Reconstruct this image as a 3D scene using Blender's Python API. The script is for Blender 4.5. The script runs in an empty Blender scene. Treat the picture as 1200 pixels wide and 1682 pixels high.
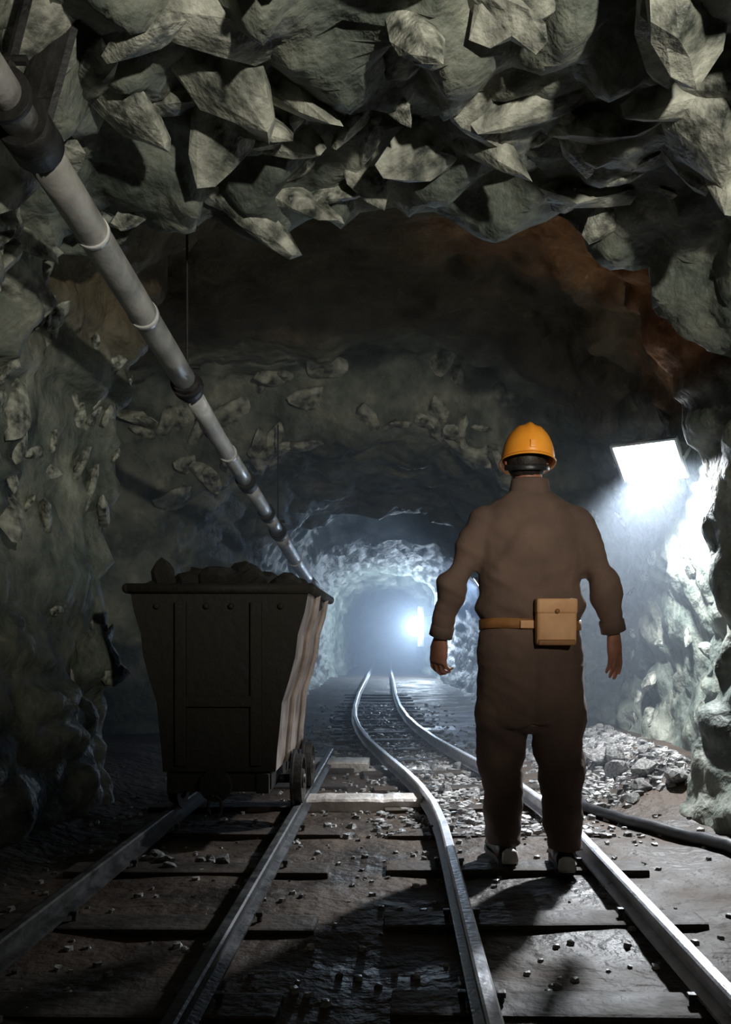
import bpy, bmesh, math, random
from mathutils import Vector, Matrix, Euler, noise

scene = bpy.context.scene
col = scene.collection
PI = math.pi

# ------------------------------------------------------------------ camera, world, exposure
cd = bpy.data.cameras.new('camera')
cam = bpy.data.objects.new('camera', cd); col.objects.link(cam)
cam.location = (0, 0, 0.9); cam.rotation_euler = (PI / 2, 0, 0)
cd.sensor_width = 36; cd.lens = 36 * 1400 / 1682
cd.shift_x = (600 - 650) / 1682; cd.shift_y = (1050 - 841) / 1682
cd.clip_start = 0.02; cd.clip_end = 200
scene.camera = cam

world = bpy.data.worlds.new('mine_dark'); scene.world = world
world.use_nodes = True
world.node_tree.nodes['Background'].inputs[0].default_value = (0.30, 0.42, 0.62, 1)
world.node_tree.nodes['Background'].inputs[1].default_value = 0.004

scene.view_settings.view_transform = 'Standard'
scene.view_settings.look = 'None'
scene.view_settings.gamma = 1
scene.view_settings.exposure = 0
scene.view_settings.use_curve_mapping = False

# lamp powers, the hidden wall lamp is an added one (their fixtures are built below)
W_ENTRY, W_FLOOD, W_WALL, W_FAR = 430, 640, 110, 1000

# ------------------------------------------------------------------ helpers
def mat(name):
    m = bpy.data.materials.new(name); m.use_nodes = True
    nt = m.node_tree; b = nt.nodes['Principled BSDF']
    return m, nt, b

def noisy(name, c1, c2, scale=8, rough=(0.6, 0.9), bump=0.3, bscale=30, metal=0, detail=6, bdist=0.02, lo=0.35, hi=0.65):
    m, nt, b = mat(name)
    N, L = nt.nodes, nt.links
    tc = N.new('ShaderNodeTexCoord')
    n = N.new('ShaderNodeTexNoise'); n.inputs['Scale'].default_value = scale; n.inputs['Detail'].default_value = detail
    L.new(tc.outputs['Object'], n.inputs['Vector'])
    r = N.new('ShaderNodeValToRGB')
    r.color_ramp.elements[0].position = lo; r.color_ramp.elements[1].position = hi
    r.color_ramp.elements[0].color = (*c1, 1); r.color_ramp.elements[1].color = (*c2, 1)
    L.new(n.outputs['Fac'], r.inputs['Fac']); L.new(r.outputs['Color'], b.inputs['Base Color'])
    mr = N.new('ShaderNodeMapRange')
    mr.inputs['From Min'].default_value = 0.3; mr.inputs['From Max'].default_value = 0.7
    mr.inputs['To Min'].default_value = rough[0]; mr.inputs['To Max'].default_value = rough[1]
    L.new(n.outputs['Fac'], mr.inputs['Value']); L.new(mr.outputs['Result'], b.inputs['Roughness'])
    b.inputs['Metallic'].default_value = metal
    if bump:
        n2 = N.new('ShaderNodeTexNoise'); n2.inputs['Scale'].default_value = bscale; n2.inputs['Detail'].default_value = 5
        L.new(tc.outputs['Object'], n2.inputs['Vector'])
        bp = N.new('ShaderNodeBump'); bp.inputs['Strength'].default_value = bump; bp.inputs['Distance'].default_value = bdist
        L.new(n2.outputs['Fac'], bp.inputs['Height']); L.new(bp.outputs['Normal'], b.inputs['Normal'])
    return m

def emis(name, c, s):
    m, nt, b = mat(name)
    b.inputs['Base Color'].default_value = (0.8, 0.8, 0.8, 1)
    b.inputs['Emission Color'].default_value = (*c, 1); b.inputs['Emission Strength'].default_value = s
    return m

def link(name, me, m=None, parent=None, smooth=False):
    o = bpy.data.objects.new(name, me); col.objects.link(o)
    if m is not None and not me.materials: me.materials.append(m)
    if parent is not None: o.parent = parent
    if smooth:
        me.polygons.foreach_set('use_smooth', [True] * len(me.polygons))
    return o

def obj(name, bm, m, parent=None, smooth=False):
    me = bpy.data.meshes.new(name)
    bmesh.ops.recalc_face_normals(bm, faces=bm.faces)
    bm.to_mesh(me); bm.free()
    return link(name, me, m, parent, smooth)

def tag(o, label=None, cat=None, group=None, kind=None):
    if label: o['label'] = label
    if cat: o['category'] = cat
    if group: o['group'] = group
    if kind: o['kind'] = kind
    return o

def thing(name, label, cat, loc=(0, 0, 0), rot=(0, 0, 0), group=None):
    o = bpy.data.objects.new(name, None); col.objects.link(o)
    o.empty_display_size = 0.1
    o.location = loc; o.rotation_euler = rot
    return tag(o, label, cat, group)

def box(bm, c, s, rot=None, bevel=0.0):
    M = Matrix.Translation(c) @ (rot.to_4x4() if rot is not None else Matrix()) @ Matrix.Diagonal((s[0], s[1], s[2], 1))
    r = bmesh.ops.create_cube(bm, size=1, matrix=M)
    if bevel:
        es = list({e for v in r['verts'] for e in v.link_edges})
        bmesh.ops.bevel(bm, geom=es, offset=bevel, segments=2, affect='EDGES', profile=0.7)

def frame_of(t):
    t = t.normalized()
    up = Vector((0, 0, 1)) if abs(t.z) < 0.9 else Vector((0, 1, 0))
    a = t.cross(up).normalized(); b = a.cross(t).normalized()
    return a, b

def loft(bm, pts, radii, seg=14, fixed=None, cap=True):
    """tube through pts; radii floats or (ra, rb); fixed = (a, b) axes for all rings"""
    rings = []
    pts = [Vector(p) for p in pts]
    for i, p in enumerate(pts):
        t = pts[min(i + 1, len(pts) - 1)] - pts[max(i - 1, 0)]
        a, b = fixed if fixed else frame_of(t)
        r = radii[i] if isinstance(radii, (list, tuple)) else radii
        ra, rb = r if isinstance(r, (list, tuple)) else (r, r)
        rings.append([bm.verts.new(p + a * (ra * math.cos(2 * PI * k / seg)) + b * (rb * math.sin(2 * PI * k / seg))) for k in range(seg)])
    for A, B in zip(rings, rings[1:]):
        for k in range(seg):
            bm.faces.new((A[k], A[(k + 1) % seg], B[(k + 1) % seg], B[k]))
    if cap:
        bm.faces.new(rings[0][::-1]); bm.faces.new(rings[-1])

def ball(bm, c, r, seg=16, rot=None):
    r = r if isinstance(r, (list, tuple)) else (r, r, r)
    M = Matrix.Translation(c) @ (rot.to_4x4() if rot is not None else Matrix()) @ Matrix.Diagonal((r[0], r[1], r[2], 1))
    bmesh.ops.create_uvsphere(bm, u_segments=seg, v_segments=max(8, seg * 2 // 3), radius=1, matrix=M)

def cyl(bm, p0, p1, r, seg=20):
    loft(bm, [p0, p1], [r, r], seg)

def nvec(p):
    return Vector([noise.noise(p + Vector((o, o * 2, -o))) for o in (9.3, 21.7, 47.1)])

def smoothstep(a, b, x):
    t = min(1, max(0, (x - a) / (b - a))); return t * t * (3 - 2 * t)

def lerp_keys(keys, y):
    if y <= keys[0][0]: return keys[0][1]
    for (a, va), (b, vb) in zip(keys, keys[1:]):
        if y <= b:
            t = (y - a) / (b - a); t = t * t * (3 - 2 * t)
            return va + (vb - va) * t
    return keys[-1][1]

def lerp_lin(keys, y):
    if y <= keys[0][0]: return keys[0][1]
    for (a, va), (b, vb) in zip(keys, keys[1:]):
        if y <= b: return va + (vb - va) * (y - a) / (b - a)
    return keys[-1][1]

# ------------------------------------------------------------------ materials
def rock_material():
    m, nt, b = mat('mine_rock')
    N, L = nt.nodes, nt.links
    tc = N.new('ShaderNodeTexCoord')
    n = N.new('ShaderNodeTexNoise'); n.inputs['Scale'].default_value = 2.6; n.inputs['Detail'].default_value = 8
    n.inputs['Roughness'].default_value = 0.65
    L.new(tc.outputs['Object'], n.inputs['Vector'])
    r = N.new('ShaderNodeValToRGB')
    e = r.color_ramp.elements
    e[0].position = 0.34; e[0].color = (0.030, 0.036, 0.030, 1)
    e[1].position = 0.70; e[1].color = (0.36, 0.37, 0.31, 1)
    k = e.new(0.47); k.color = (0.105, 0.125, 0.105, 1)
    k = e.new(0.58); k.color = (0.19, 0.20, 0.165, 1)
    L.new(n.outputs['Fac'], r.inputs['Fac'])
    # rust-stained seam running over the crown of the arch
    sep = N.new('ShaderNodeSeparateXYZ'); L.new(tc.outputs['Object'], sep.inputs[0])
    n3 = N.new('ShaderNodeTexNoise'); n3.inputs['Scale'].default_value = 1.6; n3.inputs['Detail'].default_value = 4
    L.new(tc.outputs['Object'], n3.inputs['Vector'])
    def math_(op, a, b_=None, clamp=False):
        q = N.new('ShaderNodeMath'); q.operation = op; q.use_clamp = clamp
        for i, v in enumerate((a, b_)):
            if v is None: continue
            if isinstance(v, (int, float)): q.inputs[i].default_value = v
            else: L.new(v, q.inputs[i])
        return q.outputs[0]
    def rng(v, a, b_, c=0, d=1):
        q = N.new('ShaderNodeMapRange'); q.interpolation_type = 'SMOOTHSTEP'
        L.new(v, q.inputs['Value'])
        for nme, val in zip(('From Min', 'From Max', 'To Min', 'To Max'), (a, b_, c, d)): q.inputs[nme].default_value = val
        return q.outputs['Result']
    wob = math_('MULTIPLY', math_('SUBTRACT', n3.outputs['Fac'], 0.5), 1.6)
    y = math_('ADD', sep.outputs['Y'], wob)
    seam = math_('MULTIPLY', rng(y, 3.45, 3.75), rng(y, 5.3, 4.6))
    seam = math_('MULTIPLY', seam, rng(math_('ADD', sep.outputs['X'], wob), -0.3, 0.9))
    seam = math_('MULTIPLY', seam, rng(sep.outputs['Z'], 2.0, 2.3))
    brown = math_('MULTIPLY', rng(sep.outputs['Y'], 3.5, 3.7), rng(sep.outputs['Y'], 6.9, 6.3))  # roof recess darkened to brown, its shade is put into the colour
    brown = math_('MULTIPLY', brown, rng(sep.outputs['Z'], 2.1, 2.6))
    mx0 = N.new('ShaderNodeMix'); mx0.data_type = 'RGBA'
    L.new(brown, mx0.inputs['Factor']); L.new(r.outputs['Color'], mx0.inputs['A'])
    r2 = N.new('ShaderNodeValToRGB'); e = r2.color_ramp.elements
    e[0].position = 0.35; e[0].color = (0.045, 0.036, 0.022, 1); e[1].position = 0.7; e[1].color = (0.13, 0.10, 0.06, 1)
    L.new(n.outputs['Fac'], r2.inputs['Fac']); L.new(r2.outputs['Color'], mx0.inputs['B'])
    mx = N.new('ShaderNodeMix'); mx.data_type = 'RGBA'
    L.new(seam, mx.inputs['Factor']); L.new(mx0.outputs['Result'], mx.inputs['A'])
    r3 = N.new('ShaderNodeValToRGB'); e = r3.color_ramp.elements
    e[0].position = 0.35; e[0].color = (0.12, 0.05, 0.018, 1); e[1].position = 0.68; e[1].color = (0.40, 0.18, 0.06, 1)
    L.new(n.outputs['Fac'], r3.inputs['Fac']); L.new(r3.outputs['Color'], mx.inputs['B'])
    L.new(mx.outputs['Result'], b.inputs['Base Color'])
    b.inputs['Roughness'].default_value = 0.62
    b.inputs['Specular IOR Level'].default_value = 0.35
    n2 = N.new('ShaderNodeTexNoise'); n2.inputs['Scale'].default_value = 14; n2.inputs['Detail'].default_value = 7
    L.new(tc.outputs['Object'], n2.inputs['Vector'])
    v = N.new('ShaderNodeTexVoronoi'); v.inputs['Scale'].default_value = 6
    L.new(tc.outputs['Object'], v.inputs['Vector'])
    h = math_('ADD', n2.outputs['Fac'], math_('MULTIPLY', v.outputs['Distance'], 0.6))
    bp = N.new('ShaderNodeBump'); bp.inputs['Strength'].default_value = 0.7; bp.inputs['Distance'].default_value = 0.04
    L.new(h, bp.inputs['Height']); L.new(bp.outputs['Normal'], b.inputs['Normal'])
    return m

ROCK = rock_material()
STONE = noisy('grey_stone', (0.06, 0.06, 0.06), (0.34, 0.33, 0.31), 7, (0.35, 0.7), 0.6, 22)
SLAB = noisy('roof_rock', (0.03, 0.036, 0.03), (0.46, 0.47, 0.40), 3.2, (0.45, 0.75), 0.45, 14, lo=0.36, hi=0.68)
MUD = noisy('wet_mud', (0.018, 0.012, 0.008), (0.066, 0.043, 0.027), 2.4, (0.45, 0.85), 0.8, 16, bdist=0.03)
GRAVEL = noisy('wet_gravel', (0.05, 0.049, 0.048), (0.46, 0.45, 0.44), 9, (0.15, 0.5), 0.4, 40)
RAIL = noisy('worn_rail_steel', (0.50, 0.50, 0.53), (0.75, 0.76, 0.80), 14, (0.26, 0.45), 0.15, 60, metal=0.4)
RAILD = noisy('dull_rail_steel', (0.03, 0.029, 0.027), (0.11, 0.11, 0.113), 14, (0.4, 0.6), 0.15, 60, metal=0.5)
TIE = noisy('wet_sleeper_wood', (0.014, 0.010, 0.007), (0.05, 0.034, 0.022), 5, (0.55, 0.85), 0.5, 25)
PLANK = noisy('pale_wet_wood', (0.34, 0.30, 0.27), (0.60, 0.55, 0.51), 6, (0.25, 0.5), 0.5, 30)
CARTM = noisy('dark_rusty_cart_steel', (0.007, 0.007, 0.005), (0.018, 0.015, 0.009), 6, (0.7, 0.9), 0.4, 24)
CARTS = noisy('lit_cart_side', (0.22, 0.18, 0.16), (0.46, 0.39, 0.36), 7, (0.45, 0.75), 0.5, 24)  # paler than the rest of the cart: lamplight on its right side painted in
WHEEL = noisy('wheel_steel', (0.03, 0.03, 0.03), (0.09, 0.08, 0.075), 9, (0.4, 0.6), 0.2, 40, metal=0.6)
ORE = noisy('dark_ore', (0.007, 0.007, 0.006), (0.018, 0.016, 0.012), 9, (0.55, 0.8), 0.6, 30)
PIPE = noisy('galvanised_pipe', (0.26, 0.26, 0.25), (0.50, 0.49, 0.46), 7, (0.38, 0.6), 0.15, 50, metal=0.25)
PIPE2 = noisy('pale_lit_pipe', (0.50, 0.51, 0.51), (0.75, 0.75, 0.74), 7, (0.35, 0.55), 0.15, 50, metal=0.15)  # brightness of the lit far sections put into the colour, joints share it
BLACK = noisy('black_iron', (0.006, 0.006, 0.006), (0.018, 0.017, 0.016), 12, (0.5, 0.75), 0.2, 50)
RUBBER = noisy('black_rubber', (0.010, 0.010, 0.011), (0.025, 0.025, 0.027), 12, (0.35, 0.5), 0.1, 60)
HOUSING = noisy('lamp_housing_grey', (0.10, 0.10, 0.10), (0.18, 0.18, 0.18), 12, (0.4, 0.6), 0.1, 60)
SUIT = noisy('brown_coverall_cloth', (0.098, 0.062, 0.048), (0.165, 0.105, 0.080), 5, (0.85, 0.95), 0.35, 120, bdist=0.004)
SKIN = noisy('skin', (0.28, 0.115, 0.07), (0.38, 0.17, 0.11), 20, (0.5, 0.65), 0.15, 160, bdist=0.003)
HAIR = noisy('dark_hair', (0.010, 0.007, 0.005), (0.03, 0.02, 0.015), 40, (0.5, 0.7), 0.5, 120, bdist=0.004)
HELM = noisy('orange_helmet_plastic', (0.85, 0.29, 0.022), (0.95, 0.38, 0.04), 6, (0.30, 0.45), 0.05, 60, bdist=0.003)
PACK = noisy('tan_pouch_canvas', (0.62, 0.32, 0.15), (0.80, 0.47, 0.25), 9, (0.6, 0.8), 0.25, 120, bdist=0.004)
BELT = noisy('orange_brown_belt_leather', (0.22, 0.09, 0.03), (0.36, 0.16, 0.05), 14, (0.5, 0.7), 0.2, 80, bdist=0.003)
PALE = noisy('boot_glint_and_eye', (0.55, 0.53, 0.50), (0.75, 0.73, 0.70), 14, (0.3, 0.5), 0.1, 60)  # white of the painted boot glints, used for the eyes too
GLOW = emis('flood_lamp_glass_lit', (0.93, 0.96, 1.0), 14)
GLOW2 = emis('added_lamp_glass_lit', (0.80, 0.90, 1.0), 10)
GLOW3 = emis('far_lamp_tube_lit', (0.80, 0.90, 1.0), 6)
GLOW0 = emis('entry_lamp_glass_lit', (1.0, 0.93, 0.80), 5)

# ------------------------------------------------------------------ the tunnel shell
WL = [(-4, 1.75), (3.2, 1.74), (3.5, 1.70), (4.7, 1.62), (5.0, 2.9), (6.9, 3.0), (7.6, 1.95), (9.6, 1.5), (10.2, 1.45), (21, 1.55), (22, 1.34), (33, 1.34)]
WR = [(-4, 1.78), (3.2, 1.76), (3.6, 1.68), (4.3, 1.58), (4.55, 1.86), (7.0, 1.86), (7.5, 1.55), (9.8, 1.30), (10.2, 1.42), (21, 1.05), (22, 0.78), (33, 0.78)]
HT = [(-4, 2.62), (3.30, 2.60), (3.45, 2.60), (3.62, 3.15), (4.0, 3.22), (7.15, 3.22), (7.45, 2.58), (9.9, 2.34), (10.3, 2.78), (12.7, 2.78), (13.0, 2.42), (21.2, 2.45), (21.8, 2.24), (33, 2.24)]

def section(t, Y):
    """t in [-T0, PI + T0]; point of the undisplaced shell"""
    wl, wr, h = lerp_keys(WL, Y), lerp_keys(WR, Y), lerp_keys(HT, Y)
    c, s = math.cos(t), math.sin(t)
    if c >= 0: w, n = wr, 2.15
    else: w, n = wl, 3.0
    x = math.copysign(abs(c) ** (2 / n) * w, c)
    if s >= 0: z = 1.05 + (h - 1.05) * s ** (2 / n)
    else:
        z = 1.05 - 1.75 * abs(s) ** (2 / 2.2)
        x = math.copysign(abs(c) ** (.22 if c < 0 else .55) * w, c)
    return Vector((x, Y, z))

def rockdisp(p, amp=1.0):
    q = Vector((p.x, p.y, p.z))
    d = 0.10 * noise.fractal(q * 1.1 + Vector((7, 3, 1)), 1.0, 2.0, 4)
    w = q * 2.3 + 0.35 * nvec(q * 1.7)
    w = Vector((w.x, w.y * 0.8, w.z * 1.5))
    dist, _ = noise.voronoi(w)
    d += 0.16 * (min(dist[1] - dist[0], 0.6)) - 0.06
    w2 = q * 5.5 + 0.3 * nvec(q * 4)
    dist, _ = noise.voronoi(w2)
    d += 0.055 * min(dist[1] - dist[0], 0.6)
    k = 1 + 0.7 * smoothstep(2.0, 2.3, p.z) * smoothstep(3.55, 3.4, p.y)
    return d * amp * k

def ysamples():
    ys, y = [], -3.6
    while y < 33:
        ys.append(y)
        if y < 1.2: y += 0.14
        elif y < 8.0: y += 0.036
        elif y < 12.0: y += 0.08
        else: y += 0.28
    ys.append(33.0)
    return ys

T0 = math.asin(min(1, (1.25 / 1.75) ** 1.1))
NT = 190
YS = ysamples()
TS = [-T0 + (PI + 2 * T0) * i / NT for i in range(NT + 1)]
def shell_point(t, Y):
    p = section(t, Y); e = 0.01
    a = section(t + e, Y) - section(t - e, Y)
    b = section(t, Y + e) - section(t, Y - e)
    n = b.cross(a); n.normalize()
    if (Vector((0, Y, 1.1)) - p).dot(n) < 0: n.negate()
    # keep the push mostly radial so that the steps stay steps
    r = (Vector((0, Y, 1.1)) - p).normalized()
    n = (n * 0.55 + r * 0.6).normalized()
    return p + n * rockdisp(p), n
def build_shell():
    grid = [[shell_point(t, Y)[0] for t in TS] for Y in YS]
    iR = next(i for i, t in enumerate(TS) if t > math.radians(38))
    iL = next(i for i, t in enumerate(TS) if t > math.radians(180 - 38))
    out = []
    for name, a, b in (('wall_right', 0, iR), ('ceiling', iR, iL), ('wall_left', iL, NT)):
        w = b - a + 1
        vs = [grid[j][i] for j in range(len(YS)) for i in range(a, b + 1)]
        fs = [(j * w + i, j * w + i + 1, (j + 1) * w + i + 1, (j + 1) * w + i) for j in range(len(YS) - 1) for i in range(w - 1)]
        me = bpy.data.meshes.new(name); me.from_pydata(vs, [], fs)
        o = link(name, me, ROCK, None, True); tag(o, kind='structure'); out.append(o)
    return out
wall_right, ceiling, wall_left = build_shell()
tag(wall_right, 'rough rock wall along the right of the tunnel, bright under the lamp')
tag(wall_left, 'rough dark rock wall along the left of the tunnel')
tag(ceiling, 'jagged rock roof of the tunnel with a recess darkened to brown and a rust seam')

def end_wall(name, Y, label):
    bm = bmesh.new(); n = 24
    vs = [[bm.verts.new((-3 + 6 * i / n, Y + 0.25 * noise.fractal(Vector((i * .4, j * .4, Y)), 1, 2, 3), -0.3 + 3.6 * j / n)) for i in range(n + 1)] for j in range(n + 1)]
    for j in range(n):
        for i in range(n): bm.faces.new((vs[j][i], vs[j][i + 1], vs[j + 1][i + 1], vs[j + 1][i]))
    tag(obj(name, bm, ROCK, None, True), label, kind='structure')
end_wall('wall_back', 32.3, 'hazy rock face closing the far end of the tunnel')
end_wall('wall_front', -3.4, 'rock face behind the viewer')

# floor: muddy, low banks along the walls
def floor_z(x, y):
    z = 0.018 * noise.fractal(Vector((x * 2.2, y * 2.2, 4)), 1, 2, 4)
    z += 0.16 * smoothstep(1.05, 1.7, x) * smoothstep(4.0, 5.0, y) + 0.05 * smoothstep(1.1, 1.6, x)
    z += 0.10 * smoothstep(-1.35, -1.9, x)
    return z - 0.012
def build_floor():
    xs = [-2.9 + 5.3 * i / 130 for i in range(131)]
    ys = [y for k, y in enumerate(YS) if y > 1.2 or k % 1 == 0]
    vs = [(x, y, floor_z(x, y)) for y in ys for x in xs]
    w = len(xs)
    fs = [(j * w + i, j * w + i + 1, (j + 1) * w + i + 1, (j + 1) * w + i) for j in range(len(ys) - 1) for i in range(w - 1)]
    me = bpy.data.meshes.new('floor'); me.from_pydata(vs, [], fs)
    return tag(link('floor', me, MUD, None, True), 'dark wet muddy tunnel floor', kind='structure')
floor = build_floor()

# ------------------------------------------------------------------ rocks
def rock_mesh(name, seed, sx=1, sy=1, sz=1, cuts=9, sub=2):
    rnd = random.Random(seed)
    bm = bmesh.new(); bmesh.ops.create_icosphere(bm, subdivisions=sub, radius=1)
    planes = []
    for _ in range(cuts):
        v = Vector((rnd.uniform(-1, 1), rnd.uniform(-1, 1), rnd.uniform(-1, 1))).normalized()
        planes.append((v, rnd.uniform(0.55, 0.85)))
    for v in bm.verts:
        for n, d in planes:
            k = v.co.dot(n) - d
            if k > 0: v.co -= n * k
        v.co *= 1 + 0.10 * noise.noise(v.co * 2 + Vector((seed, 0, 0)))
        v.co.x *= sx; v.co.y *= sy; v.co.z *= sz
    me = bpy.data.meshes.new(name); bm.to_mesh(me); bm.free()
    return me

rnd = random.Random(11)
# loose-looking slabs of the roof, pieces of the ceiling / walls
slabs = []
for k in range(8):
    me = rock_mesh('rock', 40 + k, 1, rnd.uniform(0.30, 0.6), rnd.uniform(0.16, 0.34), 16)
    me.materials.append(SLAB); slabs.append(me)
def put_slabs(parent, n, trange, yrange, smin, smax, tilt=0.5):
    for _ in range(n):
        t, Y = rnd.uniform(*trange), rnd.uniform(*yrange)
        p, nn = shell_point(t, Y)
        s = rnd.uniform(smin, smax)
        q = nn.to_track_quat('Z', 'Y').to_matrix()
        r = q @ Euler((rnd.uniform(-tilt, tilt), rnd.uniform(-tilt, tilt), rnd.uniform(0, 6.28))).to_matrix()
        o = bpy.data.objects.new('rock', slabs[rnd.randrange(8)]); col.objects.link(o)
        o.parent = parent
        o.matrix_world = Matrix.Translation(p - nn * s * 0.08) @ r.to_4x4() @ Matrix.Scale(s, 4)
R = math.radians
put_slabs(ceiling, 120, (R(52), R(140)), (1.7, 3.35), 0.08, 0.32, .8)
put_slabs(ceiling, 44, (R(50), R(145)), (7.18, 7.5), 0.14, 0.36)
put_slabs(wall_left, 50, (R(150), R(190)), (3.0, 5.0), 0.06, 0.17)
put_slabs(wall_right, 26, (R(-25), R(30)), (4.7, 7.2), 0.08, 0.20)

# ------------------------------------------------------------------ tracks
def track_x(Y, x0):
    """the right track swings left beyond the walking miner"""
    if x0 < 0: return x0
    d = lerp_lin([(3.7, 0), (4.2, -.018), (4.7, -.065), (5.2, -.135), (6.0, -.275), (7.0, -.44), (8.0, -.56), (9.0, -.645), (10.5, -.72), (13, -.78), (32, -1.0)], Y)
    return x0 + d
PROF = [(-.034, 0), (.034, 0), (.034, .009), (.006, .016), (.006, .045), (.019, .051), (.019, .068), (.013, .073), (-.013, .073), (-.019, .068), (-.019, .051), (-.006, .045), (-.006, .016), (-.034, .009)]
RH = .073
RZ = 0.022
def rail_bm(x0, y0, y1):
    bm = bmesh.new(); ys = []; y = y0
    while y < y1: ys.append(y); y += 0.25
    ys.append(y1); rings = []
    for y in ys:
        x = track_x(y, x0)
        rings.append([bm.verts.new((x + a, y, RZ + b)) for a, b in PROF])
    n = len(PROF)
    for A, B in zip(rings, rings[1:]):
        for k in range(n): bm.faces.new((A[k], A[(k + 1) % n], B[(k + 1) % n], B[k]))
    bm.faces.new(rings[0]); bm.faces.new(rings[-1][::-1])
    return bm
def make_track(label, xa, xb, y0, y1, RM):
    t = thing('rail_track', label, 'railway track', (0, 0, 0), group='narrow-gauge rail tracks')
    obj('rail', rail_bm(xa, y0, y1), RM, t); obj('rail', rail_bm(xb, y0, y1), RM, t)
    bm = bmesh.new(); box(bm, (0, 0, 0), (1.02, 0.15, 0.09), bevel=0.012)
    tie = bpy.data.meshes.new('sleeper'); bm.to_mesh(tie); bm.free(); tie.materials.append(TIE)
    bm = bmesh.new(); box(bm, (0, 0, .010), (0.022, 0.020, 0.014), bevel=0.003); cyl(bm, (0, 0, -.02), (0, 0, .014), 0.008, 8)
    spike = bpy.data.meshes.new('spike'); bm.to_mesh(spike); bm.free(); spike.materials.append(RAILD)
    y = y0 + 0.2; k = 0
    while y < min(y1, 14):
        o = bpy.data.objects.new('sleeper', tie); col.objects.link(o); o.parent = t
        dx = track_x(y, xa) - xa
        o.location = ((xa + xb) / 2 + dx + rnd.uniform(-.03, .03), y, -0.036 + rnd.uniform(-.004, .002))
        o.rotation_euler = (0, 0, rnd.uniform(-.03, .03) + (0.12 if (dx < -0.05 and y < 9.5) else 0))
        if y < 4.2:
            for xr in (xa, xb):
                for s in (-1, 1):
                    q = bpy.data.objects.new('spike', spike); col.objects.link(q); q.parent = o
                    q.location = Vector((xr + s * .048, y, RZ - .002)) - o.location
        y += 0.62 + rnd.uniform(-.03, .03); k += 1
    return t
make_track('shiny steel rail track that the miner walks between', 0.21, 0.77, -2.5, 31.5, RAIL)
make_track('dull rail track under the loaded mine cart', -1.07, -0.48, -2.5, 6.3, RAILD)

# pale timbers lying across between the tracks
def plank(c, L, wd, rz, label):
    bm = bmesh.new(); n = 12; top = []
    for k in range(n + 1):
        x = -L / 2 + L * k / n
        dz = 0.006 * noise.noise(Vector((k * .7, c[1], 1))); dy = 0.010 * noise.noise(Vector((k * .9, 3, c[1])))
        top.append([bm.verts.new((x, yy + dy, zz + dz)) for yy, zz in ((-wd / 2, -.03), (-wd / 2, .028), (-wd / 2 + .012, .04), (wd / 2 - .012, .04), (wd / 2, .028), (wd / 2, -.03))])
    for A, B in zip(top, top[1:]):
        for k in range(6): bm.faces.new((A[k], A[(k + 1) % 6], B[(k + 1) % 6], B[k]))
    bm.faces.new(top[0][::-1]); bm.faces.new(top[-1])
    o = obj('timber_plank', bm, PLANK); o.location = c; o.rotation_euler = (0, 0, rz)
    return tag(o, label, 'plank', 'pale timbers lying between the tracks')
plank((-0.17, 4.62, 0.01), 0.62, 0.20, 0.02, 'pale wet timber across the ground, nearest of the timbers beside the cart')
plank((-0.43, 6.02, 0.01), 0.48, 0.26, -0.02, 'short pale timber just behind the cart, left of the bending rail')
plank((0.17, 6.02, -0.045), 0.84, 0.24, 0.03, 'pale wet timber lying under the bending rails')
plank((-0.05, 8.7, -0.045), 1.3, 0.42, 0.0, 'broad pale timber farthest down the tunnel')

# gravel between the rails, too many stones to count
def gravel():
    r = random.Random(5); vs, fs = [], []
    def stone(x, y, s):
        z = floor_z(x, y) + s * .25; b = len(vs)
        a = r.uniform(0, 6.28)
        for k in range(5):
            t = a + k * 1.2566; q = s * r.uniform(.7, 1.15)
            vs.append((x + q * math.cos(t), y + q * math.sin(t), z - s * .5))
        for k in range(5):
            t = a + k * 1.2566 + .4; q = s * r.uniform(.5, .85)
            vs.append((x + q * math.cos(t), y + q * math.sin(t), z + s * r.uniform(.15, .5)))
        vs.append((x, y, z + s * r.uniform(.3, .6)))
        for k in range(5):
            j = (k + 1) % 5
            fs.extend([(b + k, b + j, b + 5 + j), (b + k, b + 5 + j, b + 5 + k), (b + 5 + k, b + 5 + j, b + 10)])
    for _ in range(2600):
        y = 3.9 + 8 * r.random() ** 1.5; x = track_x(y, 0.49) + r.gauss(0, .30)
        stone(x, y, r.uniform(.012, .035))
    for _ in range(1500):
        y = r.uniform(1.6, 9); x = r.uniform(-1.5, 1.5)
        stone(x, y, r.uniform(.006, .02))
    for _ in range(900):
        y = r.uniform(4.6, 7.0); x = r.uniform(1.0, 1.68)
        stone(x, y, r.uniform(.012, .045))
    me = bpy.data.meshes.new('gravel'); me.from_pydata(vs, [], fs)
    tag(link('gravel', me, GRAVEL), 'wet grey gravel scattered between and beside the rails', 'gravel', kind='stuff')
gravel()

# larger loose stones
stone_me = []
for k in range(6):
    me = rock_mesh('stone', 90 + k, 1, rnd.uniform(.7, .95), rnd.uniform(.55, .8), 10); me.materials.append(STONE); stone_me.append(me)
def stones(n, xr, yr, smin, smax, label, group):
    for _ in range(n):
        x, y, s = rnd.uniform(*xr), rnd.uniform(*yr), rnd.uniform(smin, smax)
        o = bpy.data.objects.new('stone', stone_me[rnd.randrange(6)]); col.objects.link(o)
        o.scale = (s, s, s); o.rotation_euler = (rnd.uniform(-.4, .4), rnd.uniform(-.4, .4), rnd.uniform(0, 6.28))
        o.location = (x, y, floor_z(x, y) + s * .42)
        tag(o, label, 'stone', group)
stones(16, (1.15, 1.62), (4.5, 6.6), .05, .12, 'broken grey stone on the bank below the bright lamp', 'stones at the foot of the lit wall')
stones(12, (0.20, 0.62), (4.7, 6.2), .03, .055, 'wet grey stone in the gravel beyond the miner', 'stones between the rails')
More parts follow.
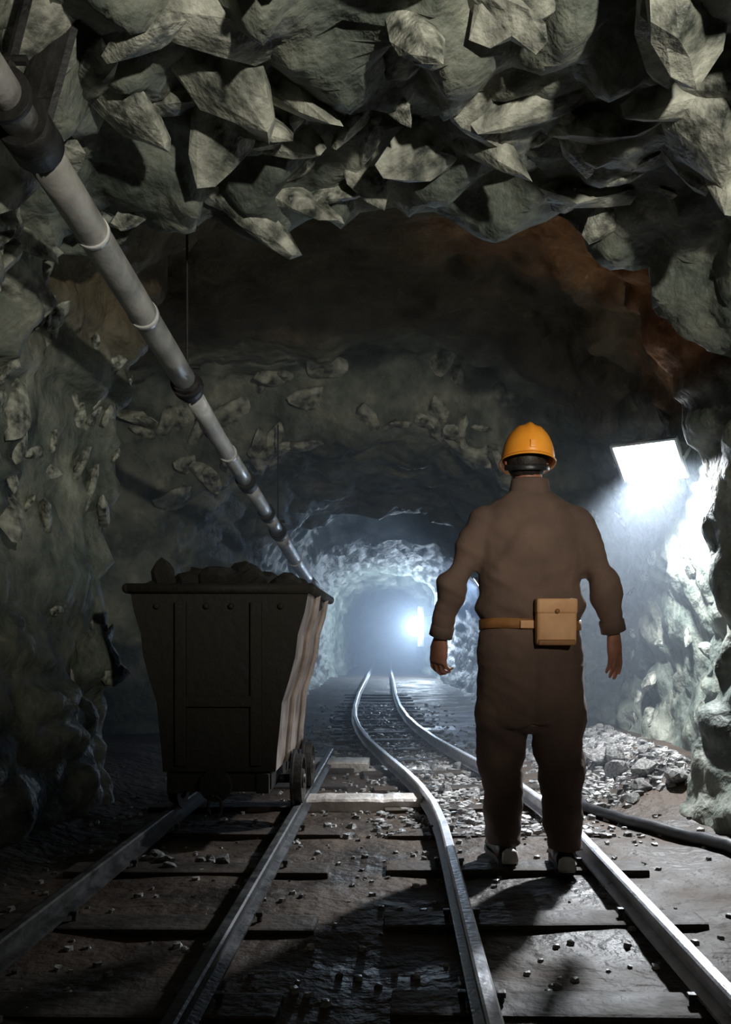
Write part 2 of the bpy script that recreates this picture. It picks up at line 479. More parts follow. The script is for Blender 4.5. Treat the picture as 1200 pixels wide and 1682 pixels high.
stones(8, (-1.0, -0.55), (3.3, 3.62), .025, .05, 'small grey stone on the ground in front of the cart', 'stones in front of the cart')

# ------------------------------------------------------------------ mine cart
CX, CY = -0.80, 3.86
cart = thing('mine_cart', 'dark steel mine cart heaped with ore on the dull track', 'mine cart', (CX, CY, 0))
def ring_quad(bm, prof_a, prof_b):
    A = [bm.verts.new(p) for p in prof_a]; B = [bm.verts.new(p) for p in prof_b]
    n = len(A)
    for k in range(n): bm.faces.new((A[k], A[(k + 1) % n], B[(k + 1) % n], B[k]))
    return A, B
LEN = 1.15
ZT, ZB = 1.13, 0.30
def hw(z):  # half width of the tub at height z
    return lerp_keys([(ZB, 0.255), (0.55, 0.275), (0.85, 0.345), (ZT, 0.405)], z)
zs = [ZB + (ZT - ZB) * k / 8 for k in range(9)]
def end_plate(y0, th):
    bm = bmesh.new()
    o1 = [(-hw(z), z) for z in zs] + [(hw(z), z) for z in reversed(zs)]
    A, B = ring_quad(bm, [(x, y0, z) for x, z in o1], [(x, y0 + th, z) for x, z in o1])
    bm.faces.new(A); bm.faces.new(B[::-1])
    return bm
ep = obj('end_plate', end_plate(0, .012), CARTM, cart)
for xx in (-.17, .17):
    bm = bmesh.new(); box(bm, (xx, -.014, .70), (.05, .03, .74), bevel=.006); obj('stiffener', bm, CARTM, ep)
bm = bmesh.new(); box(bm, (0, -.014, .62), (.30, .028, .05), bevel=.006); obj('stiffener', bm, CARTM, ep)
for k in range(6):
    bm = bmesh.new(); ball(bm, (-.28 + .112 * k, -.012, 1.05), .014, 10); obj('rivet', bm, CARTM, ep)
obj('end_plate', end_plate(LEN - .012, .012), CARTM, cart)
for s in (-1, 1):
    bm = bmesh.new()
    vs = []
    for y in (0.012, LEN - .012):
        vs.append([[bm.verts.new((s * (hw(z) - d), y, z)) for z in zs] for d in (0, .010)])
    for d in (0, 1):
        for k in range(8): bm.faces.new((vs[0][d][k], vs[1][d][k], vs[1][d][k + 1], vs[0][d][k + 1]))
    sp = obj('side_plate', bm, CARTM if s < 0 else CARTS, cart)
    for y in (.34, .82):
        bm = bmesh.new()
        loft(bm, [(s * (hw(z) + .012), y, z) for z in zs], [(.016, .028)] * 9, 8)
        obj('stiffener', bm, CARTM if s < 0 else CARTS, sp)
bm = bmesh.new(); box(bm, (0, LEN / 2, ZB + .008), (2 * hw(ZB), LEN - .03, .016)); obj('bottom_plate', bm, CARTM, cart)
bm = bmesh.new()
rw = hw(ZT) + .008
loft(bm, [(-rw, -.006, ZT), (rw, -.006, ZT)], .024, 10); loft(bm, [(-rw, LEN + .006, ZT), (rw, LEN + .006, ZT)], .024, 10)
loft(bm, [(-rw, -.006, ZT), (-rw, LEN + .006, ZT)], .024, 10); loft(bm, [(rw, -.006, ZT), (rw, LEN + .006, ZT)], .024, 10)
for a in (-rw, rw):
    for b in (-.006, LEN + .006): ball(bm, (a, b, ZT), .0245, 10)
obj('rim', bm, CARTM, cart, True)
bm = bmesh.new()
for s in (-1, 1): box(bm, (s * .20, LEN / 2, .25), (.06, LEN + .06, .09), bevel=.008)
for y in (.02, LEN / 2, LEN - .02): box(bm, (0, y, .25), (.46, .06, .08), bevel=.008)
obj('chassis', bm, CARTM, cart)
bm = bmesh.new(); loft(bm, [(0, -.02, .25), (0, -.07, .25), (0, -.075, .25), (0, -.09, .25)], [.028, .028, .075, .07], 16); obj('buffer', bm, CARTM, cart)
bm = bmesh.new()
loft(bm, [(0.0 + .03 * math.sin(a), -.085 - .01, .16 + .05 * math.cos(a)) for a in [k * 2 * PI / 14 for k in range(15)]], .008, 8)
obj('coupling_link', bm, WHEEL, cart, True)
gx = (-1.07 + -0.48) / 2 - CX
for y in (.34, LEN - .34):
    bm = bmesh.new(); cyl(bm, (gx - .33, y, RZ + RH + .12), (gx + .33, y, RZ + RH + .12), .022, 14); obj('axle', bm, WHEEL, cart, True)
    for s in (-1, 1):
        bm = bmesh.new(); zc = RZ + RH + .12; x = gx + s * .295
        prof = [(-.028, .02), (-.028, .045), (-.012, .05), (-.008, .10), (-.026, .105), (-.026, .12), (.012, .122), (.014, .145), (.026, .145), (.026, .10), (.010, .095), (.008, .05), (.026, .045), (.026, .02)]
        n = 28; rings = [[bm.verts.new((x - s * a, y + r_ * math.cos(2 * PI * k / n), zc + r_ * math.sin(2 * PI * k / n))) for k in range(n)] for a, r_ in prof]
        for A, B in zip(rings, rings[1:]):
            for k in range(n): bm.faces.new((A[k], A[(k + 1) % n], B[(k + 1) % n], B[k]))
        bm.faces.new(rings[0]); bm.faces.new(rings[-1])
        obj('wheel', bm, WHEEL, cart)

# ore lumps heaped in the cart
ore_me = []
for k in range(6):
    me = rock_mesh('ore_lump', 150 + k, 1, rnd.uniform(.7, .95), rnd.uniform(.6, .85), 11); me.materials.append(ORE); ore_me.append(me)
def lump(x, y, z, s, label, rot=None, k=None, sc=None):
    o = bpy.data.objects.new('ore_lump', ore_me[rnd.randrange(6) if k is None else k]); col.objects.link(o)
    o.location = (CX + x, CY + y, z); o.scale = sc or (s, s, s)
    o.rotation_euler = rot or (rnd.uniform(-.6, .6), rnd.uniform(-.6, .6), rnd.uniform(0, 6.28))
    tag(o, label, 'ore lump', 'ore heaped in the cart')
for y in (.14, .32, .50, .68, .86, 1.02):
    for k in range(5):
        x = -.29 + .145 * k + rnd.uniform(-.02, .02)
        z = 1.085 + .07 * math.cos((x - .02) / .36 * PI / 2) + rnd.uniform(-.015, .02)
        lump(x, y + rnd.uniform(-.03, .03), z, rnd.uniform(.095, .125), 'dark jagged lump of ore heaped in the mine cart')
for x, y, z, s in ((.05, .3, 1.19, .13), (.10, .16, 1.16, .11), (-.02, .17, 1.17, .11), (.06, .7, 1.16, .13), (-.12, .8, 1.14, .11), (.0, .95, 1.15, .11)):
    lump(x, y, z, s, 'dark jagged lump of ore heaped in the mine cart')
lump(-.275, .12, 1.15, .1, 'pointed dark ore lump at the left front corner of the cart load', (0.1, -.15, .4), 1, (.065, .075, .165))
lump(.27, .12, 1.10, .1, 'flat dark ore lump at the right front corner of the cart load', (0.1, .1, .4), 2, (.11, .09, .07))

# ------------------------------------------------------------------ air pipe on the left
PP = [(-0.965, 1.45), (-0.99, 2.48), (-0.99, 3.90), (-0.985, 4.72), (-0.985, 6.6), (-1.0, 8.75), (-1.0, 10.2)]
PZ = {0: 2.275, 1: 2.255, 2: 2.125, 3: 2.015, 4: 1.855, 5: 1.65, 6: 1.54}
PT = [Vector((x, y, PZ[k])) for k, (x, y) in enumerate(PP)]
def pipe_at(y):
    for a, b in zip(PT, PT[1:]):
        if y <= b.y: return a + (b - a) * ((y - a.y) / (b.y - a.y))
    return PT[-1]
pipe = thing('air_pipe', 'long grey steel air pipe slung along the left wall', 'pipe', (0, 0, 0))
def sect(y0, y1, r, m, name='pipe_section'):
    n = max(2, int((y1 - y0) / .3) + 1)
    bm = bmesh.new(); loft(bm, [pipe_at(y0 + (y1 - y0) * k / n) for k in range(n + 1)], r, 24)
    return obj(name, bm, m, pipe, True)
def flange(y, r, w, m, bolts=True, name='flange'):
    f = sect(y - w / 2, y + w / 2, r, m, name)
    f.data.polygons.foreach_set('use_smooth', [len(p.vertices) == 4 for p in f.data.polygons])
    return f
sect(1.45, 2.30, .050, PIPE); sect(2.30, 3.98, .054, PIPE)
flange(2.78, .058, .02, PIPE2, name='pipe_joint'); flange(3.35, .059, .03, PIPE2, name='pipe_joint')
flange(4.04, .062, .14, BLACK, name='coupling')
sect(4.10, 5.55, .046, PIPE2); flange(5.62, .062, .16, BLACK, name='coupling')
sect(5.68, 6.45, .048, PIPE2); flange(6.52, .062, .14, BLACK, name='coupling')
sect(6.58, 7.05, .050, PIPE2); flange(7.15, .066, .20, BLACK, name='coupling')
sect(7.24, 9.6, .062, PIPE2)
flange(5.0, .054, .03, PIPE2, name='pipe_joint'); flange(8.4, .070, .04, PIPE2, name='pipe_joint')
# elbow turning down at the far end
bm = bmesh.new(); e = pipe_at(9.6)
loft(bm, [e, e + Vector((0.05, .25, -.06)), e + Vector((.09, .42, -.18)), e + Vector((.08, .48, -.38)), e + Vector((.02, .5, -.62))], [.062, .06, .056, .052, .048], 18)
obj('elbow', bm, PIPE, pipe, True)
XA0 = (Vector((1, 0, 0)), Vector((0, 1, 0)))
# clamps hanging from the roof
def hanger(y, w=.05, wide=.0, dx=0.0):
    c = pipe_at(y)
    cl = flange(y, .072, w, BLACK, name='clamp')
    bm = bmesh.new(); top = 2.9 if y < 3.5 else 3.2 if y < 7 else 2.7
    if wide: loft(bm, [(c.x, y, c.z), (c.x + dx * .5, y, c.z + .2), (c.x + dx, y, c.z + .40), (c.x + dx, y, top)], [(wide / 2, .010)] * 4, 8, XA0); obj('hanger_strap', bm, BLACK, pipe)
    else: cyl(bm, (c.x, y, c.z), (c.x, y, top), .006, 8); obj('hanger_wire', bm, BLACK, pipe)
    bm = bmesh.new(); cyl(bm, (c.x - .06, y, c.z + .085), (c.x + .06, y, c.z + .085), .012, 8); obj('clamp_bolt', bm, BLACK, pipe)
hanger(2.29, .13, .11, .11); hanger(2.13, .02, .03, .10); hanger(4.04, .06); hanger(7.15, .06)

# ------------------------------------------------------------------ black tube in place of a shadow line by the right wall
bm = bmesh.new()
hp = [(1.48, 2.7), (1.40, 3.3), (1.31, 3.75), (1.13, 4.15), (0.99, 4.5), (1.02, 5.0), (1.12, 5.6), (1.2, 6.4), (1.2, 7.4)]
pts = []
for (x0, y0), (x1, y1) in zip(hp, hp[1:]):
    for k in range(5):
        t = k / 5; pts.append((x0 + (x1 - x0) * t, y0 + (y1 - y0) * t))
loft(bm, [(x, y, floor_z(x, y) + .030) for x, y in pts], .030, 12)
tag(obj('shadow_tube', bm, RUBBER, None, True), 'black tube standing in for the shadow line along the foot of the right wall', 'shadow_tube')

# ------------------------------------------------------------------ lamps
def spot(name, loc, target, watts, color, angle, blend, radius, parent=None):
    d = bpy.data.lights.new(name, 'SPOT'); d.energy = watts; d.color = color
    d.spot_size = R(angle); d.spot_blend = blend; d.shadow_soft_size = radius
    o = bpy.data.objects.new(name, d); col.objects.link(o)
    o.location = loc; o.rotation_euler = (Vector(target) - Vector(loc)).to_track_quat('-Z', 'Y').to_euler()
    return o
def floodlight(name, label, loc, target, w, h, glass, roll=0):
    """housing, rim, glass and a bracket; the front looks along local -Z"""
    q = (Vector(target) - Vector(loc)).to_track_quat('-Z', 'Y')
    t = thing(name, label, 'lamp', loc); t.rotation_mode = 'QUATERNION'
    from mathutils import Quaternion
    t.rotation_quaternion = q @ Quaternion((0, 0, 1), roll)
    bm = bmesh.new(); n = []
    for z, k in ((.10, .55), (.09, .6), (.0, 1.0)):
        n.append([bm.verts.new((sx * w / 2 * k, sy * h / 2 * k, z)) for sx, sy in ((-1, -1), (1, -1), (1, 1), (-1, 1))])
    for A, B in zip(n, n[1:]):
        for k in range(4): bm.faces.new((A[k], A[(k + 1) % 4], B[(k + 1) % 4], B[k]))
    bm.faces.new(n[0]); bm.faces.new(n[-1])
    obj('housing', bm, HOUSING, t)
    bm = bmesh.new()
    for sx in (-1, 1): box(bm, (sx * w / 2, 0, -.004), (.016, h + .016, .024), bevel=.003)
    for sy in (-1, 1): box(bm, (0, sy * h / 2, -.004), (w, .016, .024), bevel=.003)
    obj('frame', bm, HOUSING, t)
    bm = bmesh.new(); box(bm, (0, 0, -.006), (w - .018, h - .018, .010), bevel=.003); obj('glass', bm, glass, t)
    bm = bmesh.new()
    for sx in (-1, 1): box(bm, (sx * (w / 2 + .016), 0, .07), (.008, .03, .17), bevel=.002)
    box(bm, (0, 0, .155), (w + .04, .03, .008), bevel=.002); cyl(bm, (0, 0, .155), (0, 0, .32), .014, 10)
    obj('bracket', bm, HOUSING, t)
    return t
FL, FT = Vector((1.50, 5.05, 1.96)), Vector((1.02, 4.55, 1.30))
floodlight('flood_lamp', 'glaring white flood lamp high on the right wall', FL, FT, .40, .26, GLOW, 0.05)
fd = (FT - FL).normalized()
spot('flood_lamp_light', FL + fd * .03, FL + Vector((0.24, -0.22, -1.0)), W_FLOOD, (.90, .95, 1.0), 142, .5, .06)

WLp, WT = Vector((1.12, 11.6, 1.66)), Vector((0.0, 11.7, 0.9))
floodlight('added_lamp', 'small white lamp added out of sight behind the miner', WLp, WT, .26, .18, GLOW2)  # unseen lamp put behind the miner to light the tunnel beyond
spot('added_lamp_light', WLp + (WT - WLp).normalized() * .04, WT, W_WALL, (.42, .62, 1.0), 175, .4, .05)

# far upright tube lamp on the right wall
fl = thing('tube_lamp', 'bright upright tube lamp far down the tunnel by the miner\'s hand', 'lamp', (0.60, 20.0, 0.75))
bm = bmesh.new(); box(bm, (.03, 0, .45), (.05, .16, .96), bevel=.01); obj('housing', bm, HOUSING, fl)
bm = bmesh.new(); loft(bm, [(-.03, 0, .03), (-.03, 0, .87)], .055, 14); obj('tube', bm, GLOW3, fl, True)
bm = bmesh.new()
for z in (.0, .90): loft(bm, [(-.03, 0, z - .02), (-.03, 0, z + .02)], .06, 14)
obj('end_cap', bm, HOUSING, fl)
bm = bmesh.new(); cyl(bm, (.03, 0, .7), (.35, 0, .7), .015, 8); cyl(bm, (.03, 0, .2), (.35, 0, .2), .015, 8); obj('bracket', bm, HOUSING, fl)
d = bpy.data.lights.new('tube_lamp_light', 'POINT'); d.energy = W_FAR; d.color = (.50, .70, 1.0); d.shadow_soft_size = .1
o = bpy.data.objects.new('tube_lamp_light', d); col.objects.link(o); o.location = (0.47, 19.93, 1.2)

# entry lamp behind the viewer, lights the near roof and the miner's back
EL, ET = Vector((1.10, -0.45, 1.80)), Vector((0.05, 3.3, 2.55))
floodlight('entry_lamp', 'work lamp hung behind the viewer', EL, ET, .3, .2, GLOW0)
spot('entry_lamp_light', EL + (ET - EL).normalized() * .04, ET, W_ENTRY, (1.0, .95, .82), 68, 1.0, .05)

# ------------------------------------------------------------------ the miner
PX, PY = 0.53, 3.38
person = thing('person', 'miner in brown coverall and orange helmet walking away between the rails', 'person', (PX, PY, 0))

def remeshed(name, bm, m, voxel, smooth_it, parent, post=None):
    me = bpy.data.meshes.new(name + '_raw'); bmesh.ops.recalc_face_normals(bm, faces=bm.faces); bm.to_mesh(me); bm.free()
    tmp = bpy.data.objects.new('tmp', me); col.objects.link(tmp)
    rm = tmp.modifiers.new('r', 'REMESH'); rm.mode = 'VOXEL'; rm.voxel_size = voxel
    sm = tmp.modifiers.new('s', 'SMOOTH'); sm.factor = .5; sm.iterations = smooth_it
    dg = bpy.context.evaluated_depsgraph_get(); dg.update()
    me2 = bpy.data.meshes.new_from_object(tmp.evaluated_get(dg))
    bpy.data.objects.remove(tmp); bpy.data.meshes.remove(me)
    me2.name = name; me2.materials.clear()
    if post: post(me2)
    return link(name, me2, m, parent, True)

XA = (Vector((1, 0, 0)), Vector((0, 1, 0)))
Lsh, Lel, Lwr = Vector((-.168, 0, 1.355)), Vector((-.305, -.01, 1.115)), Vector((-.350, .045, .915))
Rsh, Rel, Rwr = Vector((.172, 0, 1.355)), Vector((.285, -.03, 1.125)), Vector((.334, .01, .935))
Lan, Ran = Vector((-.095, .06, .075)), Vector((.125, -.08, .085))
def torso(bm, g):
    z = [.56, .68, .82, .92, 1.0, 1.08, 1.2, 1.31, 1.39, 1.445, 1.485]
    w = [.15, .195, .213, .208, .198, .20, .212, .222, .208, .160, .078]
    dp = [.11, .135, .148, .138, .128, .128, .138, .135, .112, .085, .07]
    cx = [0, 0, 0, 0, 0, 0, 0, .003, .005, .003, 0]
    loft(bm, [(cx[k], .005 - .01 * math.sin((z[k] - .6) * 3), z[k]) for k in range(11)], [(w[k] - g, dp[k] - g) for k in range(11)], 28, XA)
def leg(bm, hip, knee, ankle, r, g):
    pts = [hip, hip.lerp(knee, .5), knee, knee.lerp(ankle, .4), knee.lerp(ankle, .8), ankle]
    loft(bm, pts, [(max(a - g, .02), max(b - g, .02)) for a, b in r], 20, XA)
def arm(bm, sh, el, wr, r, g):
    pts = [sh, sh.lerp(el, .5), el, el.lerp(wr, .5), wr]
    loft(bm, pts, [max(q - g, .018) for q in r], 18)
    ball(bm, sh, r[0] - g * .9, 16); ball(bm, el, r[2] - g, 14)
LEGR = [(.110, .13), (.112, .125), (.095, .108), (.086, .098), (.076, .090), (.072, .088)]
Lkn, Rkn = Vector((-.102, .10, .44)), Vector((.125, .03, .44))
def coverall_bm(g=0):
    bm = bmesh.new(); torso(bm, g); ball(bm, (0, 0, .60), (.11 - g, .10 - g, .075 - g), 16)
    leg(bm, Vector((-.100, .0, .80)), Lkn, Lan, LEGR, g); leg(bm, Vector((.105, 0, .80)), Rkn, Ran, LEGR, g)
    arm(bm, Lsh, Lel, Lwr, [.078, .072, .060, .050, .043], g); arm(bm, Rsh, Rel, Rwr, [.078, .072, .062, .052, .046], g)
    return bm
def folds(me):
    me.calc_loop_triangles()
    ns = [v.normal.copy() for v in me.vertices]
    for v, n in zip(me.vertices, ns):
        p = v.co
        q = Vector((p.x * 5 + p.z * 3, p.y * 5, p.z * 9 - abs(p.x) * 4))
        a = noise.fractal(q, 1.0, 2.0, 3)
        k = .011 + .006 * smoothstep(.5, .1, p.z) + .006 * math.exp(-((p.z - 1.02) / .09) ** 2) + .005 * math.exp(-((p.z - .45) / .1) ** 2)
        # loose cloth bunches above the belt
        bulge = .012 * math.exp(-((p.z - 1.03) / .035) ** 2) - .012 * math.exp(-((p.z - .955) / .022) ** 2)
        if abs(p.x) > .24: bulge = 0
        # seat crease
        cr = -.012 * math.exp(-(p.x / .02) ** 2) * smoothstep(.92, .8, p.z) if (p.y < 0 and p.z > .55) else 0
        # fold running from the left shoulder blade down across the back
        dl = (p.x - (-.02)) * .82 - (p.z - 1.33) * .57
        f2 = .016 * math.exp(-(dl / .03) ** 2) * math.exp(-((p.z - 1.22) / .12) ** 2) if p.y < 0 else 0
        v.co = p + n * (a * k + bulge + cr + f2)
cov = remeshed('coverall', coverall_bm(0), SUIT, .010, 4, person, folds)
cov['label'] = 'loose brown work coverall'
# collar, cuffs, leg hems, back seam
bm = bmesh.new()
loft(bm, [(0, 0, 1.465), (0, -.002, 1.50), (0, -.004, 1.53), (0, -.004, 1.533), (0, -.002, 1.50)], [(.085, .078), (.079, .073), (.074, .068), (.066, .06), (.062, .058)], 24, XA, False)
obj('collar', bm, SUIT, cov, True)
for el, wr, r in ((Lel, Lwr, .048), (Rel, Rwr, .050)):
    dv = (wr - el).normalized(); bm = bmesh.new()
    loft(bm, [wr - dv * .045, wr - dv * .04, wr + dv * .004, wr + dv * .006, wr - dv * .01], [r - .003, r, r, r - .006, r - .010], 18, None, False)
    obj('cuff', bm, SUIT, cov, True)

# hand geometry, fingers as separate chains on a palm
def hand_bm(bm, wr, el, side, curl, spread, back):
    """side: +1 right hand, -1 left; back = direction the back of the hand faces"""
    d = (wr - el).normalized() * .6 + Vector((0, .12, -.75)); d.normalize()
    b = (back - d * back.dot(d)).normalized()
    a = d.cross(b)                              # across the knuckles
    if a.y < 0: a = -a                          # thumb side (forward, away from the viewer)
    S = 1.18; palm1 = wr + d * .095 * S
    loft(bm, [wr - d * .05, wr, wr + d * .035, wr + d * .075, palm1], [(.029, .026), (.029, .024), (.042, .022), (.049, .021), (.046, .017)], 16, (a, b))
    for k, (u, ln, r) in enumerate((u * S, ln * S, r * 1.1) for u, ln, r in ((.031, .070, .0098), (.011, .078, .0102), (-.010, .072, .0098), (-.030, .057, .0088))):
        p = palm1 + a * u - d * (.004 + .006 * abs(k - 1)); ang = curl[k] * .55; pts = [p - d * .02, p]
        dv = (d + a * spread * (1.5 - k)).normalized()
        for s in (.45, .32, .27):
            dd = (dv * math.cos(ang) - b * math.sin(ang)); p = p + dd * ln * s; pts.append(p); ang += curl[k]
        loft(bm, pts, [r, r * 1.05, r, r * .93, r * .72], 10)
        ball(bm, pts[-1], r * .74, 8); ball(bm, pts[1], r * 1.06, 8)
    t0 = wr + d * .03 + a * .028 - b * .006
    t1 = t0 + (a * .62 + d * .70 - b * .30).normalized() * .048
    t2 = t1 + (a * .15 + d * .90 - b * .40).normalized() * .040
    t3 = t2 + (d * .90 - b * .45).normalized() * .030
    loft(bm, [t0 - d * .01, t0, t1, t2, t3], [.015, .017, .0135, .0115, .0085], 10); ball(bm, t3, .0085, 8)

def body_bm():
    bm = coverall_bm(.03)
    # forearms run on to the wrists
    for el, wr in ((Lel, Lwr), (Rel, Rwr)): loft(bm, [el, el.lerp(wr, .6), wr], [.036, .030, .026], 14)
    hand_bm(bm, Lwr, Lel, -1, (.55, .6, .65, .7), .03, Vector((-.75, -.65, 0)))
    hand_bm(bm, Rwr, Rel, 1, (.12, .15, .18, .22), .05, Vector((.72, -.70, 0)))
    # feet inside the boots
    for an in (Lan, Ran):
        loft(bm, [an + Vector((0, -.03, -.03)), an + Vector((0, .05, -.045)), an + Vector((0, .14, -.06))], [(.035, .035), (.035, .03), (.035, .018)], 12)
    # neck and head, face turned away down the tunnel
    loft(bm, [(0, 0, 1.38), (0, 0, 1.46), (-.004, .012, 1.53), (-.008, .02, 1.58)], [(.075, .07), (.060, .060), (.056, .060), (.058, .064)], 20, XA)
    H = Vector((-.010, .022, 1.618))
    ball(bm, H, (.077, .096, .105), 24); ball(bm, H + Vector((0, .035, -.065)), (.055, .055, .05), 18)
    ball(bm, H + Vector((0, .082, -.105)), (.022, .018, .016), 12)
    loft(bm, [H + Vector((0, .092, .02)), H + Vector((0, .106, -.01)), H + Vector((0, .118, -.032)), H + Vector((0, .10, -.042))], [.009, .011, .015, .012], 12)
    for s in (-1, 1):
        ball(bm, H + Vector((s * .078, 0, -.018)), (.009, .020, .032), 12, Euler((0, s * .25, s * .3)).to_matrix())
        ball(bm, H + Vector((s * .032, .090, .016)), (.022, .012, .007), 10)
        ball(bm, H + Vector((s * .035, .078, -.04)), (.022, .018, .02), 10)
    for dz, t in ((-.068, .0085), (-.078, .0095)): loft(bm, [H + Vector((-.024, .082, dz)), H + Vector((0, .094, dz)), H + Vector((.024, .082, dz))], [.004, t, .004], 10)
    return bm
body = remeshed('body', body_bm(), SKIN, .0048, 3, person)
H = Vector((-.010, .022, 1.618))
for s in (-1, 1):
    bm = bmesh.new(); ball(bm, H + Vector((s * .032, .086, -.002)), .0125, 14)
    obj('eye', bm, PALE, body, True)
# hair on the back of the head and the nape
bm = bmesh.new()
ball(bm, H + Vector((0, -.010, .004)), (.082, .094, .104), 28)
bmesh.ops.delete(bm, geom=[v for v in bm.verts if v.co.y > H.y + .045 and v.co.z < H.z + .05 or v.co.z < H.z - .078], context='VERTS')
for v in bm.verts: v.co += (v.co - H).normalized() * .003 * noise.noise(v.co * 60)
obj('hair', bm, HAIR, person, True)

# helmet
hel = obj('helmet', (lambda bm: bm)(bmesh.new()), HELM, person)
def helmet():
    bm = bmesh.new(); n, m_ = 40, 14; rings = []
    for j in range(m_):
        a = (PI / 2) * j / m_
        ring = []
        for k in range(n):
            th = 2 * PI * k / n
            x, y, z = .112 * math.cos(a) ** .85 * math.cos(th), .138 * math.cos(a) ** .85 * math.sin(th), .150 * math.sin(a)
            z += .010 * math.exp(-(x / .014) ** 2) * math.sin(a) ** .5          # crown ridge
            for q in (-.045, .045): z += .004 * math.exp(-((x - q) / .008) ** 2) * math.sin(a)
            ring.append(bm.verts.new((x, y, z)))
        rings.append(ring)
    top = bm.verts.new((0, 0, .161))
    for A, B in zip(rings, rings[1:]):
        for k in range(n): bm.faces.new((A[k], A[(k + 1) % n], B[(k + 1) % n], B[k]))
    for k in range(n): bm.faces.new((rings[-1][k], rings[-1][(k + 1) % n], top))
    me = hel.data; bm.to_mesh(me); bm.free()
    me.polygons.foreach_set('use_smooth', [True] * len(me.polygons))
    md = hel.modifiers.new('thick', 'SOLIDIFY'); md.thickness = .004; md.offset = -1
    hel.scale = (.94, .94, .97); hel.location = H + Vector((.004, -.008, -.012)); hel.rotation_euler = (R(-6), R(2), 0)
    # brim, wide in front
    bm = bmesh.new(); A, B, C, D = [], [], [], []
    for k in range(n):
        th = 2 * PI * k / n; c, s = math.cos(th), math.sin(th)
        wdt = .009 + .030 * max(0, s) ** 2
        for L_, e, z in ((A, 0, .006), (B, wdt, -.002 - .10 * wdt), (C, wdt, -.008 - .10 * wdt), (D, 0, -.001)):
            L_.append(bm.verts.new(((.110 + e) * c, (.136 + e) * s, z)))
    for P, Q in ((A, B), (B, C), (C, D), (D, A)):
        for k in range(n): bm.faces.new((P[k], P[(k + 1) % n], Q[(k + 1) % n], Q[k]))
    obj('brim', bm, HELM, hel, True)
    bm = bmesh.new(); loft(bm, [(.0, .125, .075), (0, .155, .078)], [.032, .036], 18); obj('cap_lamp', bm, BLACK, hel)
    bm = bmesh.new(); box(bm, (0, -.136, .035), (.022, .012, .03), bevel=.003); obj('cable_clip', bm, HELM, hel)
helmet()
# nape strap
bm = bmesh.new()
loft(bm, [H + Vector((.088 * math.sin(a), -.096 * math.cos(a) * 1.02, -.035 - .015 * math.cos(a))) for a in [R(-80 + 16 * k) for k in range(11)]], [(.003, .012)] * 11, 8)
obj('nape_strap', bm, RUBBER, person, True)

# belt and pouch
bm = bmesh.new(); n = 40; rows = []
for rr, zz in ((.0, -.020), (.006, -.019), (.006, .019), (.0, .020)):
    rows.append([bm.verts.new(((.196 + rr) * math.cos(2 * PI * k / n), (.131 + rr) * math.sin(2 * PI * k / n) - .004, .957 + zz + .006 * math.sin(2 * PI * k / n * 2))) for k in range(n)])
for A, B in zip(rows, rows[1:]):
    for k in range(n): bm.faces.new((A[k], A[(k + 1) % n], B[(k + 1) % n], B[k]))
belt = obj('belt', bm, BELT, person, True)
bm = bmesh.new(); box(bm, (-.03, -.142, .957), (.055, .010, .030), bevel=.003); obj('belt_loop', bm, PACK, belt)
bm = bmesh.new(); box(bm, (.072, -.165, .965), (.150, .058, .172), Euler((R(4), 0, R(2))).to_matrix(), bevel=.014)
pouch = obj('pouch', bm, PACK, person, True); pouch['label'] = 'tan lamp-battery pouch on the belt'
bm = bmesh.new(); box(bm, (.072, -.170, 1.025), (.154, .060, .058), Euler((R(4), 0, R(2))).to_matrix(), bevel=.012); obj('flap', bm, PACK, pouch, True)
bm = bmesh.new(); ball(bm, (.072, -.202, 1.005), (.009, .005, .009), 12); obj('snap', bm, BELT, pouch, True)
bm = bmesh.new(); box(bm, (.072, -.170, .888), (.140, .056, .022), bevel=.006); obj('pouch_base', bm, BELT, pouch, True)

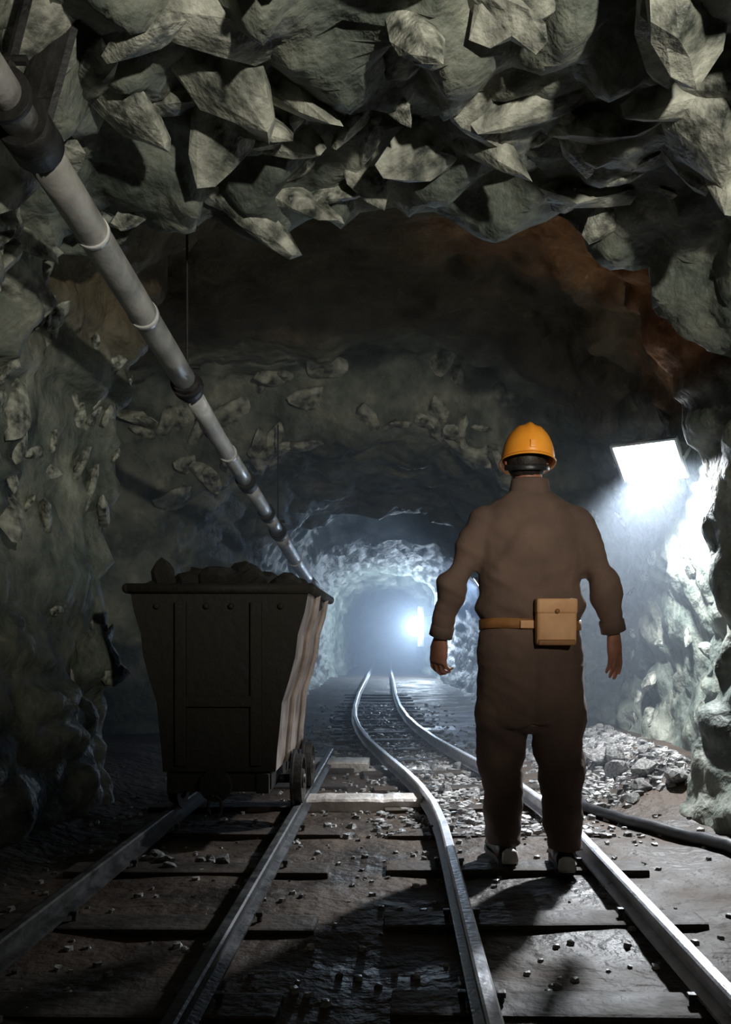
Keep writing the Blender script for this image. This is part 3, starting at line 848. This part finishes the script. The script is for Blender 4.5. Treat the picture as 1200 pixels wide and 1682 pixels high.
# boots
def boot(an, rz, lift):
    b = bmesh.new()
    loft(b, [(0, 0.01, .17), (0, .01, .12), (0, .005, .07), (0, .01, .03)], [(.044, .048), (.044, .050), (.045, .056), (.045, .060)], 20, XA)
    loft(b, [(0, -.055, .045), (0, .0, .05), (0, .08, .05), (0, .15, .04), (0, .195, .03), (0, .215, .022)], [(.036, .040), (.043, .048), (.046, .042), (.050, .034), (.042, .026), (.018, .014)], 18, (Vector((1, 0, 0)), Vector((0, 0, 1))))
    me_o = remeshed('boot', b, RUBBER, .006, 3, person)
    me_o.location = (an.x, an.y, lift); me_o.rotation_euler = (R(-10) if lift > .03 else 0, 0, rz)
    b = bmesh.new()
    out = [(-.040, -.062), (-.028, -.085), (0, -.092), (.028, -.085), (.040, -.062), (.036, .02), (.050, .12), (.044, .19), (.02, .222), (-.02, .222), (-.044, .19), (-.050, .12), (-.036, .02)]
    A, B = ring_quad(b, [(x, y, -.004) for x, y in out], [(x, y, .018) for x, y in out]); b.faces.new(A); b.faces.new(B[::-1])
    obj('sole', b, RUBBER, me_o)
    b = bmesh.new(); loft(b, [(0, -.094, .010), (0, -.096, .022), (0, -.092, .055), (0, -.088, .065)], [(.030, .012), (.034, .012), (.030, .012), (.016, .008)], 14, XA); h = obj('heel_glint', b, PALE, me_o, True)  # pale piece stands in for a glint on the boot
    h['label'] = 'pale glint painted on the boot heel'
    return me_o
boot(Vector((-.093, .05, 0)), R(6), .012)
boot(Vector((.122, -.075, 0)), R(-5), .012)

# ------------------------------------------------------------------ blue dusty haze deep in the tunnel
def haze():
    m, nt, b = mat('dusty_haze'); N, L = nt.nodes, nt.links
    N.remove(b)
    v = N.new('ShaderNodeVolumeScatter'); v.inputs['Color'].default_value = (.72, .84, 1, 1)
    v.inputs['Density'].default_value = 0.068; v.inputs['Anisotropy'].default_value = 0.2
    L.new(v.outputs[0], N['Material Output'].inputs['Volume'])
    bm = bmesh.new(); box(bm, (-.3, 18.6, 1.5), (4.6, 28.0, 3.2))
    tag(obj('haze', bm, m), 'thin blue dust haze hanging in the tunnel', 'haze', kind='stuff')
haze()
